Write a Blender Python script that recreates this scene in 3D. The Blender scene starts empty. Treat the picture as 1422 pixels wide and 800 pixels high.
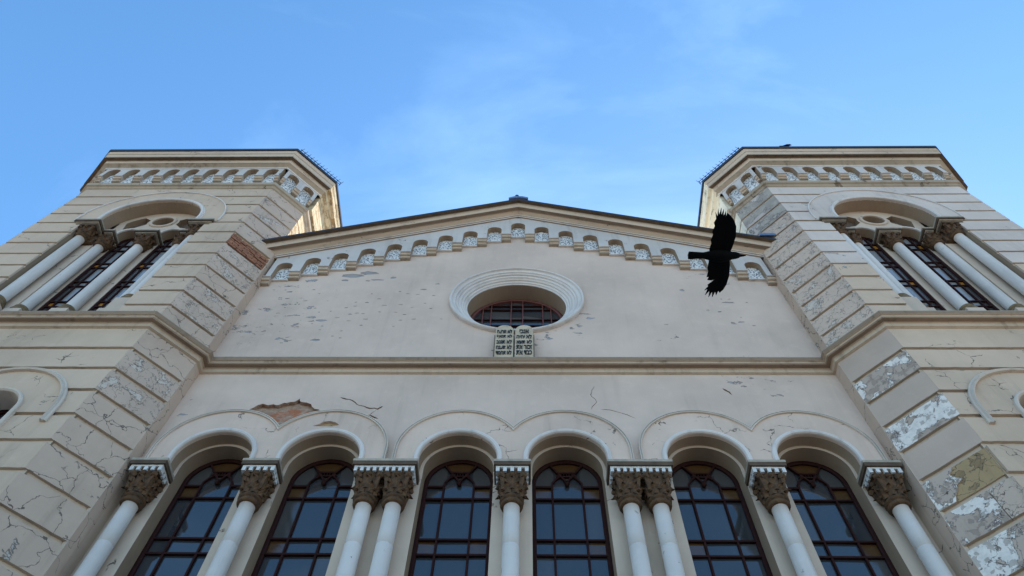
import bpy, math, random
from math import sin, cos, pi, radians, sqrt
from mathutils import Vector, Matrix
from mathutils.geometry import delaunay_2d_cdt
random.seed(7)
SC = bpy.context.scene
COL = SC.collection

# ---------------------------------------------------------------- camera
cam_d = bpy.data.cameras.new('camera'); cam = bpy.data.objects.new('camera', cam_d); COL.objects.link(cam)
R_ = Vector((0.99981582, 0.00956935, 0.01663612)); U_ = Vector((0.00098795, -0.8913388, 0.4533367)); F_ = Vector((-0.01916655, 0.45323677, 0.89118409))
CAM = Vector((0.1965, -7.0, 1.6))
cam.matrix_world = Matrix(((R_.x, U_.x, -F_.x, CAM.x), (R_.y, U_.y, -F_.y, CAM.y), (R_.z, U_.z, -F_.z, CAM.z), (0, 0, 0, 1)))
cam_d.sensor_width = 36; cam_d.lens = 1048.4 / 1422 * 36; cam_d.clip_start = 0.05; cam_d.clip_end = 6000
SC.camera = cam
# ---------------------------------------------------------------- light
SUN_EL, SUN_AZ = radians(38), radians(24)      # sun stands behind the building, to the right
W = bpy.data.worlds.new('World'); SC.world = W; W.use_nodes = True
nt = W.node_tree; nt.nodes.clear()
wo = nt.nodes.new('ShaderNodeOutputWorld'); bg = nt.nodes.new('ShaderNodeBackground')
sky = nt.nodes.new('ShaderNodeTexSky'); sky.sky_type = 'NISHITA'; sky.sun_disc = False
sky.sun_elevation = SUN_EL; sky.sun_rotation = SUN_AZ; sky.altitude = 200; sky.air_density = 1.0; sky.dust_density = 0.4; sky.ozone_density = 1.8
bg.inputs[1].default_value = 0.15
# thin cirrus veils mixed into the sky
tc = nt.nodes.new('ShaderNodeTexCoord'); mp = nt.nodes.new('ShaderNodeMapping'); mp.inputs['Scale'].default_value = (1.3, 3.6, 2.0); mp.inputs['Rotation'].default_value = (0.2, 0.1, 0.5)
nz = nt.nodes.new('ShaderNodeTexNoise'); nz.inputs['Scale'].default_value = 1.5; nz.inputs['Detail'].default_value = 7; nz.inputs['Roughness'].default_value = 0.55; nz.inputs['Distortion'].default_value = 0.6
rp = nt.nodes.new('ShaderNodeValToRGB'); rp.color_ramp.elements[0].position = 0.50; rp.color_ramp.elements[1].position = 0.85
rp.color_ramp.elements[1].color = (0.15, 0.15, 0.15, 1)
mx = nt.nodes.new('ShaderNodeMix'); mx.data_type = 'RGBA'
nt.links.new(tc.outputs['Generated'], mp.inputs[0]); nt.links.new(mp.outputs[0], nz.inputs['Vector']); nt.links.new(nz.outputs['Fac'], rp.inputs[0])
nt.links.new(rp.outputs[0], mx.inputs[0]); hs = nt.nodes.new('ShaderNodeHueSaturation'); hs.inputs['Hue'].default_value = 0.494; hs.inputs['Saturation'].default_value = 1.2; nt.links.new(sky.outputs[0], hs.inputs['Color']); nt.links.new(hs.outputs[0], mx.inputs['A']); mx.inputs['B'].default_value = (4.5, 6.3, 8.2, 1)
nt.links.new(mx.outputs['Result'], bg.inputs[0]); nt.links.new(bg.outputs[0], wo.inputs[0])
sd = bpy.data.lights.new('sun', 'SUN'); sd.energy = 4.5; sd.angle = radians(0.5); sd.color = (1, 0.93, 0.82)
sun = bpy.data.objects.new('sun', sd); COL.objects.link(sun)
sdir = Vector((sin(SUN_AZ) * cos(SUN_EL), cos(SUN_AZ) * cos(SUN_EL), sin(SUN_EL)))
sun.rotation_euler = sdir.to_track_quat('Z', 'Y').to_euler()
SC.view_settings.view_transform = 'Standard'; SC.view_settings.look = 'None'; SC.view_settings.gamma = 1
SC.view_settings.exposure = 1.28

# ---------------------------------------------------------------- materials
def hx(r, g, b):
    return (r, g, b, 1)
class NT:
    def __init__(s, name):
        s.m = bpy.data.materials.new(name); s.m.use_nodes = True; s.t = s.m.node_tree
        s.b = s.t.nodes['Principled BSDF']; s.tc = s.n('ShaderNodeTexCoord')
    def n(s, t, **k):
        x = s.t.nodes.new(t)
        for a, v in k.items():
            if a in x.inputs: x.inputs[a].default_value = v
            else: setattr(x, a, v)
        return x
    def l(s, a, b): s.t.links.new(a, b)
    def mapped(s, sc, loc=(0, 0, 0)):
        m = s.n('ShaderNodeMapping'); m.inputs['Scale'].default_value = sc; m.inputs['Location'].default_value = loc
        s.l(s.tc.outputs['Object'], m.inputs[0]); return m.outputs[0]
    def noise(s, scale, detail=6, rough=.6, vec=None, dist=0.0):
        x = s.n('ShaderNodeTexNoise'); x.inputs['Scale'].default_value = scale; x.inputs['Detail'].default_value = detail
        x.inputs['Roughness'].default_value = rough; x.inputs['Distortion'].default_value = dist
        s.l(vec if vec is not None else s.tc.outputs['Object'], x.inputs['Vector']); return x.outputs['Fac']
    def ramp(s, fac, stops):
        r = s.n('ShaderNodeMapRange'); r.clamp = True
        (a, va), (b, vb) = stops
        r.inputs['From Min'].default_value = a; r.inputs['From Max'].default_value = b; r.inputs['To Min'].default_value = va; r.inputs['To Max'].default_value = vb
        s.l(fac, r.inputs['Value']); return r.outputs[0]
    def math(s, op, a, b=None):
        x = s.n('ShaderNodeMath'); x.operation = op
        for i, v in enumerate((a, b)):
            if v is None: continue
            if isinstance(v, (int, float)): x.inputs[i].default_value = v
            else: s.l(v, x.inputs[i])
        return x.outputs[0]
    def mix(s, fac, a, b, mode='MIX'):
        x = s.n('ShaderNodeMix'); x.data_type = 'RGBA'; x.blend_type = mode
        if isinstance(fac, (int, float)): x.inputs[0].default_value = fac
        else: s.l(fac, x.inputs[0])
        for k, v in (('A', a), ('B', b)):
            if isinstance(v, tuple): x.inputs[k].default_value = v
            else: s.l(v, x.inputs[k])
        return x.outputs['Result']
    def bump(s, h, strength, dist=0.01):
        b = s.n('ShaderNodeBump'); b.inputs['Strength'].default_value = strength; b.inputs['Distance'].default_value = dist
        s.l(h, b.inputs['Height']); s.l(b.outputs[0], s.b.inputs['Normal'])
    def col(s, c):
        if isinstance(c, tuple): s.b.inputs['Base Color'].default_value = c
        else: s.l(c, s.b.inputs['Base Color'])

def plaster(name, base, dark=None, under=None, peel=0.0, peelscale=2.2, crack=0.0, crackscale=1.6, region=None, dirt=0.25, rough=0.85, seed=0.0, dirtcol=(0.11, 0.085, 0.055, 1), stretch=1.0):
    g = NT(name); off = (seed, seed * 1.7, seed * .6)
    v = g.mapped((1, 1, 1), off)
    big = g.noise(.55, 4, .6, v); mid = g.noise(4.5, 6, .65, v); fine = g.noise(38, 5, .7, v)
    base2 = tuple(c * .80 for c in base[:3]) + (1,)
    c = g.mix(g.ramp(big, ((.35, 0), (.7, 1))), base, base2)
    c = g.mix(g.ramp(mid, ((.55, 0), (.85, .45))), c, tuple(x * 1.15 for x in base[:3]) + (1,))
    # dirt that runs down in streaks
    sv = g.mapped((6, 6, .45), off); st = g.noise(1.0, 6, .62, sv)
    sf = g.math('MULTIPLY', g.ramp(st, ((.52, 0), (.78, 1))), g.ramp(big, ((.4, .35), (.62, 1))))
    c = g.mix(g.math('MULTIPLY', sf, dirt), c, dirtcol)
    h = g.math('ADD', g.math('MULTIPLY', fine, .25), g.math('MULTIPLY', mid, .8))
    reg = None
    if region is not None: reg = g.ramp(g.noise(region[0], 3, .5, v), ((region[1], 0), (region[2], 1)))
    if peel > 0:
        pv = g.mapped((1, 1, stretch), off)
        pn = g.noise(peelscale, 9, .66, pv, .3)
        thr = 1 - peel
        if reg is not None: pn = g.math('ADD', pn, g.math('MULTIPLY', g.math('SUBTRACT', reg, 1.0), .35))
        m = g.ramp(pn, ((thr, 0), (thr + .012, 1)))
        ed = g.math('MULTIPLY', g.ramp(pn, ((thr - .014, 0), (thr, 1))), g.math('SUBTRACT', 1.0, g.ramp(pn, ((thr + .004, 0), (thr + .02, 1)))))
        uc = g.mix(g.ramp(g.noise(9, 6, .7, v), ((.42, 0), (.66, 1))), under, tuple(x * .80 for x in under[:3]) + (1,))
        c = g.mix(m, c, uc)
        c = g.mix(g.math('MULTIPLY', ed, .8), c, (.07, .062, .055, 1))  # dark flake rim: edge shadow put into the colour, along with crack dirt
        pn2 = g.noise(peelscale * 3.1, 6, .6, pv, .2)
        if reg is not None: pn2 = g.math('ADD', pn2, g.math('MULTIPLY', g.math('SUBTRACT', reg, 1.0), .35))
        m2 = g.ramp(pn2, ((thr + .05, 0), (thr + .065, 1)))
        c = g.mix(g.math('MULTIPLY', m2, .55), c, tuple(x * .5 for x in base[:3]) + (1,))
        h = g.math('SUBTRACT', h, g.math('MULTIPLY', g.math('ADD', m, m2), 1.6))
    if crack > 0:
        dv = g.n('ShaderNodeVectorMath'); dv.operation = 'ADD'
        nn = g.n('ShaderNodeTexNoise'); nn.inputs['Scale'].default_value = 5; nn.inputs['Detail'].default_value = 6; g.l(v, nn.inputs['Vector'])
        sc = g.n('ShaderNodeVectorMath'); sc.operation = 'SCALE'; sc.inputs['Scale'].default_value = .33; g.l(nn.outputs['Color'], sc.inputs[0])
        g.l(v, dv.inputs[0]); g.l(sc.outputs[0], dv.inputs[1])
        vo = g.n('ShaderNodeTexVoronoi'); vo.feature = 'DISTANCE_TO_EDGE'; vo.inputs['Scale'].default_value = crackscale; g.l(dv.outputs[0], vo.inputs['Vector'])
        cm = g.ramp(g.noise(2.1, 4, .6, g.mapped((1, 1, 1), (seed + 9, 3, 4))), ((.60 - crack * .3, 0), (.66 - crack * .25, 1)))
        wdt = g.math('MULTIPLY', g.ramp(g.noise(14, 3, .5, v), ((.3, .2), (.7, 1.5))), .010)
        cl = g.math('MULTIPLY', g.math('LESS_THAN', vo.outputs['Distance'], wdt), cm)
        c = g.mix(g.math('MULTIPLY', cl, .8), c, (.05, .045, .04, 1))
        h = g.math('SUBTRACT', h, g.math('MULTIPLY', cl, 3.0))
    g.col(c); g.b.inputs['Roughness'].default_value = rough; g.b.inputs['Specular IOR Level'].default_value = .25
    g.bump(h, .55, .008)
    return g.m

WALL = hx(.675, .512, .405)
M = {}
M['wall'] = plaster('wall_plaster', WALL, under=hx(.36, .34, .33), peel=.385, peelscale=2.6, region=(.42, .50, .60), dirt=.16, stretch=1.9, seed=3.1)
M['front'] = plaster('tower_front_plaster', hx(.615, .455, .325), under=hx(.42, .42, .42), peel=.33, peelscale=3.0, region=(.8, .5, .62), crack=.22, crackscale=1.6, dirt=.25, seed=1.0)
M['chamf'] = plaster('tower_chamfer_plaster', hx(.575, .425, .32), under=hx(.50, .43, .37), peel=.38, peelscale=2.4, region=(.9, .48, .58), crack=.95, crackscale=2.1, dirt=.25, seed=5.0)
M['chamf2'] = plaster('tower_chamfer_flaking_plaster', hx(.605, .455, .35), under=hx(.62, .52, .43), peel=.43, peelscale=4.2, crack=1.0, crackscale=4.6, dirt=.35, seed=8.0)
M['clean'] = plaster('smooth_grey_plaster', hx(.56, .42, .325), dirt=.12, crack=.05, seed=2.0)
M['white_peel'] = plaster('white_flaking_paint', hx(.53, .41, .325), under=hx(.84, .75, .66), peel=.50, peelscale=2.6, crack=.3, crackscale=3, dirt=.3, seed=11.0)
M['yellow'] = plaster('exposed_yellow_render', hx(.46, .31, .16), under=hx(.33, .22, .115), peel=.42, peelscale=4.5, crack=.9, crackscale=3, dirt=.4, seed=12)
M['groove'] = plaster('groove_plaster', hx(.57, .445, .335), dirt=.5, seed=6.0)
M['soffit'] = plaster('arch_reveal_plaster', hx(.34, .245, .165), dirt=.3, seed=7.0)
M['pier'] = plaster('pier_plaster', hx(.60, .47, .36), dirt=.2, seed=9.0, crack=.1, crackscale=1)
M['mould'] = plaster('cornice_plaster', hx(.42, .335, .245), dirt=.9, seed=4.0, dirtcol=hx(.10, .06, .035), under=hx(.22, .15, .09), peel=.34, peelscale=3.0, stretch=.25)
M['bounce_lit_side'] = plaster('bounce_lit_stained_cornice', hx(.80, .70, .52), dirt=.7, seed=15.0, dirtcol=hx(.40, .30, .17), under=hx(.5, .42, .28), peel=.40, peelscale=2.0, stretch=6)  # stained cream, kept paler to carry light bounced off the roof in its colour
M['ochre'] = plaster('ochre_stained_cornice', hx(.58, .455, .285), dirt=.9, seed=14.0, dirtcol=hx(.22, .12, .05), under=hx(.38, .25, .12), peel=.47, peelscale=2.0, stretch=6)
M['frieze'] = plaster('frieze_pale_paint', hx(.60, .54, .49), dirt=.4, seed=2.5, under=hx(.3, .3, .3), peel=.33, peelscale=3)
M['white'] = plaster('white_column_paint', hx(.66, .61, .56), dirt=.6, rough=.7, seed=3.3, dirtcol=hx(.34, .29, .24), under=hx(.50, .46, .42), peel=.325, peelscale=6)
M['bead'] = plaster('white_moulding_paint', hx(.70, .63, .57), dirt=.6, seed=3.9)

SLW = .45
M['archband'] = plaster('arch_band_plaster', hx(.70, .525, .41), dirt=.25, seed=31, under=hx(.42, .36, .30), peel=.30, peelscale=3.2, crack=.3, crackscale=1.7)
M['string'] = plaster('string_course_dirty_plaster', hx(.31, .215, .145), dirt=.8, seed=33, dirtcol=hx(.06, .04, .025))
M['undercoat'] = plaster('grey_undercoat', hx(.36, .33, .31), dirt=.5, seed=21, dirtcol=hx(.12, .12, .12))
M['bead_worn'] = plaster('worn_moulding_paint', hx(.66, .56, .46), dirt=.55, seed=6.6)
M['front_pale'] = plaster('pale_tower_front_plaster', hx(.66, .545, .465), under=hx(.5, .45, .4), peel=.33, peelscale=3, dirt=.3, seed=41)  # paler tone for the upper front of the right tower
M['stained'] = plaster('grey_stained_plaster', hx(.58, .48, .41), under=hx(.42, .36, .29), peel=.52, peelscale=1.3, dirt=.7, seed=51, crack=.3, crackscale=2)
M['mould_pale'] = plaster('cornice_pale_plaster', hx(.58, .45, .33), dirt=.8, seed=4.4, dirtcol=hx(.12, .08, .05))
def simple(name, c, rough=.6, metal=0.0, var=.25, scale=12, bump=.3, bd=.005):
    g = NT(name); n = g.noise(scale, 6, .65)
    cc = g.mix(g.ramp(n, ((.35, 0), (.7, 1))), c, tuple(x * (1 - var) for x in c[:3]) + (1,))
    g.col(cc); g.b.inputs['Roughness'].default_value = rough; g.b.inputs['Metallic'].default_value = metal
    if bump: g.bump(n, bump, bd)
    return g.m
def carved():
    g = NT('carved_brown_stone'); a = g.noise(9, 5, .6); b = g.noise(55, 5, .7)
    c = g.mix(g.ramp(a, ((.35, 0), (.7, 1))), hx(.135, .068, .027), hx(.042, .022, .010))
    c = g.mix(g.ramp(b, ((.58, 0), (.75, .7))), c, hx(.24, .15, .085))
    g.col(c); g.b.inputs['Roughness'].default_value = .9; g.bump(g.math('ADD', b, a), .9, .012); return g.m
M['carved'] = carved()
M['dentil'] = simple('dentil_white_paint', hx(.72, .70, .66), .7, var=.3)
M['abacus'] = simple('abacus_stained_stone', hx(.12, .075, .042), .85, var=.5, scale=6)
M['abacus_top'] = simple('abacus_beige_stone', hx(.45, .38, .29), .85, var=.4, scale=6)
M['frame'] = simple('window_frame_oxblood_paint', hx(.034, .010, .008), .7, var=.4); M['frame'].node_tree.nodes['Principled BSDF'].inputs['Specular IOR Level'].default_value = .12
M['frame_red'] = simple('window_bar_red_paint', hx(.16, .045, .032), .5, var=.4)
M['roof'] = simple('dark_sheet_metal', hx(.030, .032, .045), .5, .3, var=.4)
M['roof_blue'] = simple('blue_grey_sheet_metal', hx(.22, .28, .40), .35, .5, var=.3)
M['roof_pale'] = simple('pale_galvanised_roof', hx(.78, .76, .72), .6, .0, var=.25, scale=2)
M['iron'] = simple('dark_iron_wire', hx(.03, .035, .06), .5, .4, bump=0)
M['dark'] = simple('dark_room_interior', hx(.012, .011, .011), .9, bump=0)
M['brick'] = simple('red_brick', hx(.40, .165, .085), .9, var=.6, scale=14, bump=.8, bd=.01)
M['mortar'] = simple('crumbling_mortar', hx(.16, .11, .08), .95, var=.5, scale=22, bump=1, bd=.02)
M['feather'] = simple('black_feathers', hx(.002, .002, .0025), .9, var=.4, scale=30, bump=.2); M['feather'].node_tree.nodes['Principled BSDF'].inputs['Specular IOR Level'].default_value = .12
M['stone'] = simple('tablet_pale_stone', hx(.60, .47, .32), .85, var=.4, scale=7)
M['stone_edge'] = simple('tablet_stained_edge', hx(.20, .15, .10), .85, var=.5, scale=7)
M['letter'] = simple('black_letter_paint', hx(.008, .008, .008), .6, bump=0)
M['base'] = simple('column_base_ochre_stone', hx(.22, .15, .075), .85, var=.6, scale=9)
def rubble():
    g = NT('exposed_rubble_and_mortar'); v = g.mapped((1, 1, 1.6))
    a = g.noise(7, 8, .7, v); b = g.noise(2.6, 4, .6, v); d = g.noise(26, 6, .7, v)
    c = g.mix(g.ramp(a, ((.4, 0), (.62, 1))), hx(.52, .36, .26), hx(.34, .21, .14))
    c = g.mix(g.ramp(b, ((.53, 0), (.60, 1))), c, hx(.46, .17, .08))
    c = g.mix(g.ramp(d, ((.62, 0), (.72, .8))), c, hx(.07, .045, .035))
    g.col(c); g.b.inputs['Roughness'].default_value = .95; g.bump(g.math('ADD', a, d), 1, .03); return g.m
M['rubble'] = rubble()
def lattice():
    g = NT('pierced_white_lattice')
    vo = g.n('ShaderNodeTexVoronoi'); vo.inputs['Scale'].default_value = 22; g.l(g.tc.outputs['Object'], vo.inputs['Vector'])
    m = g.ramp(vo.outputs['Distance'], ((.30, 0), (.42, 1)))
    g.col(g.mix(m, hx(.16, .15, .15), hx(.74, .72, .69))); g.b.inputs['Roughness'].default_value = .8
    g.bump(m, 1, .03); return g.m
M['lattice'] = lattice()
def glass(name, c, spec=.95, rough=.04, tint=None):
    g = NT(name); n = g.noise(1.3, 2, .5); d = g.noise(30, 4, .7)
    g.col(g.mix(g.ramp(d, ((.68, 0), (.74, .5))), c, hx(.12, .12, .12))); g.b.inputs['Roughness'].default_value = rough
    g.b.inputs['IOR'].default_value = 1.52; g.b.inputs['Specular IOR Level'].default_value = spec
    if tint: g.b.inputs['Specular Tint'].default_value = tint
    g.bump(n, .06, .02); return g.m
M['glass'] = glass('dark_window_glass', hx(.034, .037, .042))
M['glass_grey'] = glass('dusty_window_glass', hx(.06, .06, .06), rough=.14)
M['amber'] = glass('amber_window_glass', hx(.075, .036, .012), rough=.15)
M['amber_bright'] = glass('bright_amber_glass', hx(.42, .17, .02), rough=.2)
M['glass_pale'] = glass('window_glass_painted_sky', hx(.24, .25, .26), rough=.1, spec=.9)  # sky and cloud reflection put into the pale base colour
def paving():
    g = NT('grey_stone_paving'); br = g.n('ShaderNodeTexBrick'); br.inputs['Scale'].default_value = 1.6
    br.inputs['Color1'].default_value = hx(.30, .265, .225); br.inputs['Color2'].default_value = hx(.25, .225, .19); br.inputs['Mortar'].default_value = hx(.15, .14, .12)
    g.l(g.tc.outputs['Object'], br.inputs['Vector']); n = g.noise(.4, 5, .6)
    g.col(g.mix(g.ramp(n, ((.4, 0), (.7, .5))), br.outputs['Color'], hx(.22, .2, .18))); g.b.inputs['Roughness'].default_value = .85; return g.m
M['paving'] = paving()

# ---------------------------------------------------------------- mesh helpers
class MB:
    def __init__(s): s.v = []; s.f = []; s.mi = []; s.mats = []; s.sm = []
    def m(s, name):
        if name not in s.mats: s.mats.append(name)
        return s.mats.index(name)
    def face(s, pts, mat, smooth=False):
        i = len(s.v); s.v += [tuple(p) for p in pts]; s.f.append(tuple(range(i, i + len(pts)))); s.mi.append(s.m(mat)); s.sm.append(smooth)
    def mesh(s, verts, faces, mat, smooth=False):
        i = len(s.v); s.v += [tuple(p) for p in verts]; k = s.m(mat)
        for f in faces: s.f.append(tuple(i + a for a in f)); s.mi.append(k); s.sm.append(smooth)
    def box(s, x0, x1, y0, y1, z0, z1, mat):
        v = [(x0, y0, z0), (x1, y0, z0), (x1, y1, z0), (x0, y1, z0), (x0, y0, z1), (x1, y0, z1), (x1, y1, z1), (x0, y1, z1)]
        s.mesh(v, [(0, 3, 2, 1), (4, 5, 6, 7), (0, 1, 5, 4), (1, 2, 6, 5), (2, 3, 7, 6), (3, 0, 4, 7)], mat)
    def bar(s, a, b, w, d, mat, n=4):      # straight bar between two points, oriented in the facade plane
        a, b = Vector(a), Vector(b); t = (b - a).normalized(); y = Vector((0, 1, 0))
        if abs(t.dot(y)) > .95: y = Vector((0, 0, 1))
        x = t.cross(y).normalized(); y = x.cross(t)
        if n == 4: ring = [x * w / 2 + y * d / 2, -x * w / 2 + y * d / 2, -x * w / 2 - y * d / 2, x * w / 2 - y * d / 2]
        else: ring = [x * (cos(2 * pi * k / n) * w / 2) + y * (sin(2 * pi * k / n) * d / 2) for k in range(n)]
        vs = [a + r for r in ring] + [b + r for r in ring]
        s.mesh(vs, [(k, (k + 1) % n, n + (k + 1) % n, n + k) for k in range(n)] + [tuple(range(n))[::-1], tuple(range(n, 2 * n))], mat, n > 4)
    def lathe(s, cx, cy, prof, mat, n=28, smooth=True):  # prof [(r,z)]
        vs = []; fs = []
        for r, z in prof:
            for k in range(n): a = 2 * pi * k / n; vs.append((cx + r * cos(a), cy + r * sin(a), z))
        for j in range(len(prof) - 1):
            for k in range(n):
                fs.append((j * n + k, j * n + (k + 1) % n, (j + 1) * n + (k + 1) % n, (j + 1) * n + k))
        s.mesh(vs, fs, mat, smooth)
    def build(s, name, parent=None, **props):
        me = bpy.data.meshes.new(name); me.from_pydata(s.v, [], s.f)
        for k in s.mats: me.materials.append(M[k])
        me.polygons.foreach_set('material_index', s.mi); me.polygons.foreach_set('use_smooth', s.sm); me.update()
        return link(name, me, parent, **props)
def link(name, data, parent=None, **props):
    o = bpy.data.objects.new(name, data); COL.objects.link(o)
    if parent: o.parent = parent
    for k, v in props.items(): o[k] = v
    return o

def circ(cx, cz, r, n=48, a0=0, a1=2 * pi, close=True):
    k = n if close else n + 1
    return [(cx + r * cos(a0 + (a1 - a0) * i / n), cz + r * sin(a0 + (a1 - a0) * i / n)) for i in range(k)]
def pip(poly, x, y):
    c = False; j = len(poly) - 1
    for i in range(len(poly)):
        xi, yi = poly[i]; xj, yj = poly[j]
        if (yi > y) != (yj > y) and x < (xj - xi) * (y - yi) / (yj - yi) + xi: c = not c
        j = i
    return c
def tri2d(loops, keep):
    vs = []; es = []
    for L in loops:
        i = len(vs); vs += [Vector(p) for p in L]; es += [(i + k, i + (k + 1) % len(L)) for k in range(len(L))]
    r = delaunay_2d_cdt(vs, es, [], 0, 1e-5)
    V = [(p.x, p.y) for p in r[0]]; T = []
    for f in r[2]:
        cx = sum(V[i][0] for i in f) / len(f); cy = sum(V[i][1] for i in f) / len(f)
        ar = sum(V[f[i]][0] * V[f[(i + 1) % len(f)]][1] - V[f[(i + 1) % len(f)]][0] * V[f[i]][1] for i in range(len(f)))
        if abs(ar) < 1e-9: continue
        if keep(cx, cy): T.append(tuple(f) if ar > 0 else tuple(f)[::-1])
    return V, T
def components(T):
    par = {}
    def fd(a):
        while par.setdefault(a, a) != a: par[a] = par[par[a]]; a = par[a]
        return a
    for t in T:
        for b in t[1:]: par[fd(t[0])] = fd(b)
    d = {}
    for t in T: d.setdefault(fd(t[0]), []).append(t)
    return list(d.values())
FR = lambda u, v, w: (u, w, v)         # facade frame: u = x, v = z, w = y
def extr(mb, V, T, w0, w1, mat, side=None, fr=FR, back=True):
    side = side or mat
    used = sorted({i for t in T for i in t}); ix = {a: k for k, a in enumerate(used)}
    mb.mesh([fr(V[a][0], V[a][1], w0) for a in used], [tuple(ix[i] for i in t) for t in T], mat)
    if back: mb.mesh([fr(V[a][0], V[a][1], w1) for a in used], [tuple(ix[i] for i in t)[::-1] for t in T], mat)
    ed = {}
    for t in T:
        for i in range(len(t)): ed[(t[i], t[(i + 1) % len(t)])] = 1
    for (a, b) in ed:
        if (b, a) not in ed:
            mb.face([fr(*V[a], w0), fr(*V[b], w0), fr(*V[b], w1), fr(*V[a], w1)][::-1], side)
def slab(mb, outer, holes, w0, w1, mat, side=None, fr=FR):
    V, T = tri2d([outer] + holes, lambda x, y: pip(outer, x, y) and not any(pip(h, x, y) for h in holes))
    extr(mb, V, T, w0, w1, mat, side, fr)
def sweep(mb, path, prof, mats, closed=False, smooth=False):
    """plan path swept with profile [(out, z)]; outward is to the right of travel. mats: one per profile segment"""
    n = len(path); P = [Vector(p) for p in path]; rows = []
    for i in range(n):
        d0 = (P[i] - P[i - 1]).normalized() if (i > 0 or closed) else None
        d1 = (P[(i + 1) % n] - P[i]).normalized() if (i < n - 1 or closed) else None
        if d0 is None: d0 = d1
        if d1 is None: d1 = d0
        n0 = Vector((d0.y, -d0.x)); n1 = Vector((d1.y, -d1.x)); m = n0 + n1; m = m / (m.dot(n0))
        rows.append([(P[i].x + m.x * o, P[i].y + m.y * o, z) for o, z in prof])
    for i in range(n if closed else n - 1):
        a, b = rows[i], rows[(i + 1) % n]
        for k in range(len(prof) - 1):
            mt = mats if isinstance(mats, str) else mats[k]
            mb.face([a[k], b[k], b[k + 1], a[k + 1]], mt)
def ringsweep(mb, cx, cz, prof, mat, leg=None, n=40, fr=FR, a0=0.0, a1=pi):
    """profile [(r, y)] swept round an arch centre, with straight legs down to z = leg"""
    rows = []
    if leg is not None: rows.append([(cx + r, leg, y) for r, y in prof])
    for i in range(n + 1):
        a = a0 + (a1 - a0) * i / n; rows.append([(cx + r * cos(a), cz + r * sin(a), y) for r, y in prof])
    if leg is not None: rows.append([(cx - r, leg, y) for r, y in prof])
    for i in range(len(rows) - 1):
        a, b = rows[i], rows[i + 1]
        for k in range(len(prof) - 1):
            mb.face([fr(*p) for p in (a[k], b[k], b[k + 1], a[k + 1])], mat)
    for r in (rows[0], rows[-1]): mb.face([fr(*p) for p in r], mat)

# ================================================================ the ground
g = MB(); g.face([(-3000, -3000, 0), (3000, -3000, 0), (3000, 3000, 0), (-3000, 3000, 0)], 'paving')
g.build('ground', kind='structure')

# ================================================================ the building
BLD = link('synagogue', None, label='cream plastered synagogue with two octagonal corner towers, a gable and arched windows', category='building')
XS, YC, XF, YF = 5.31, -0.237, 5.97, -0.887     # side face x, chamfer end y, front corner x, front plane y
XO, XE = 10.53, 11.19
WIN = [-4.28, -2.73, -0.775, 0.775, 2.73, 4.28]
ZS = 9.79
# ---- main wall: plaster skin with the fallen patches and cracks cut out of it, over a masonry core
def crackpoly(pts, w):
    up = []; dn = []
    for i, (x, z) in enumerate(pts):
        a = Vector(pts[max(i - 1, 0)]); b = Vector(pts[min(i + 1, len(pts) - 1)]); t = (b - a).normalized(); nn = Vector((-t.y, t.x))
        k = w * (.25 if i in (0, len(pts) - 1) else random.uniform(.6, 1.5)); up.append((x + nn.x * k, z + nn.y * k)); dn.append((x - nn.x * k, z - nn.y * k))
    return up + dn[::-1]
def jag(pts, amp=.02, step=.07):
    out = []
    for i in range(len(pts) - 1):
        a, b = Vector(pts[i]), Vector(pts[i + 1]); k = max(1, int((b - a).length / step))
        for j in range(k):
            p = a.lerp(b, j / k)
            if j: p = p + Vector((random.uniform(-amp, amp), random.uniform(-amp, amp)))
            out.append((p.x, p.y))
    return out + [tuple(pts[-1])]
arch_out = []
def archpath(c, r, zc, bottom, n=40): return [(c - r, bottom)] + [(c + r * cos(pi - pi * i / n), zc + r * sin(pi - pi * i / n)) for i in range(n + 1)] + [(c + r, bottom)]
outer = [(-XS, ZS)]
for c in WIN: outer += archpath(c, .55, 10.0, ZS)
outer += [(XS, ZS), (XS, 16.75), (0, 19.1), (-XS, 16.75)]
patch = jag([(-4.36, 11.10), (-4.22, 11.14), (-4.08, 11.24), (-3.97, 11.34), (-3.74, 11.30), (-3.6, 11.36), (-3.42, 11.48), (-3.34, 11.38), (-3.2, 11.33), (-3.12, 11.21), (-2.96, 11.18), (-2.72, 11.20), (-2.55, 11.13), (-3.2, 10.75), (-3.5, 10.5), (-3.8, 10.75)], .028, .05)
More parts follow.
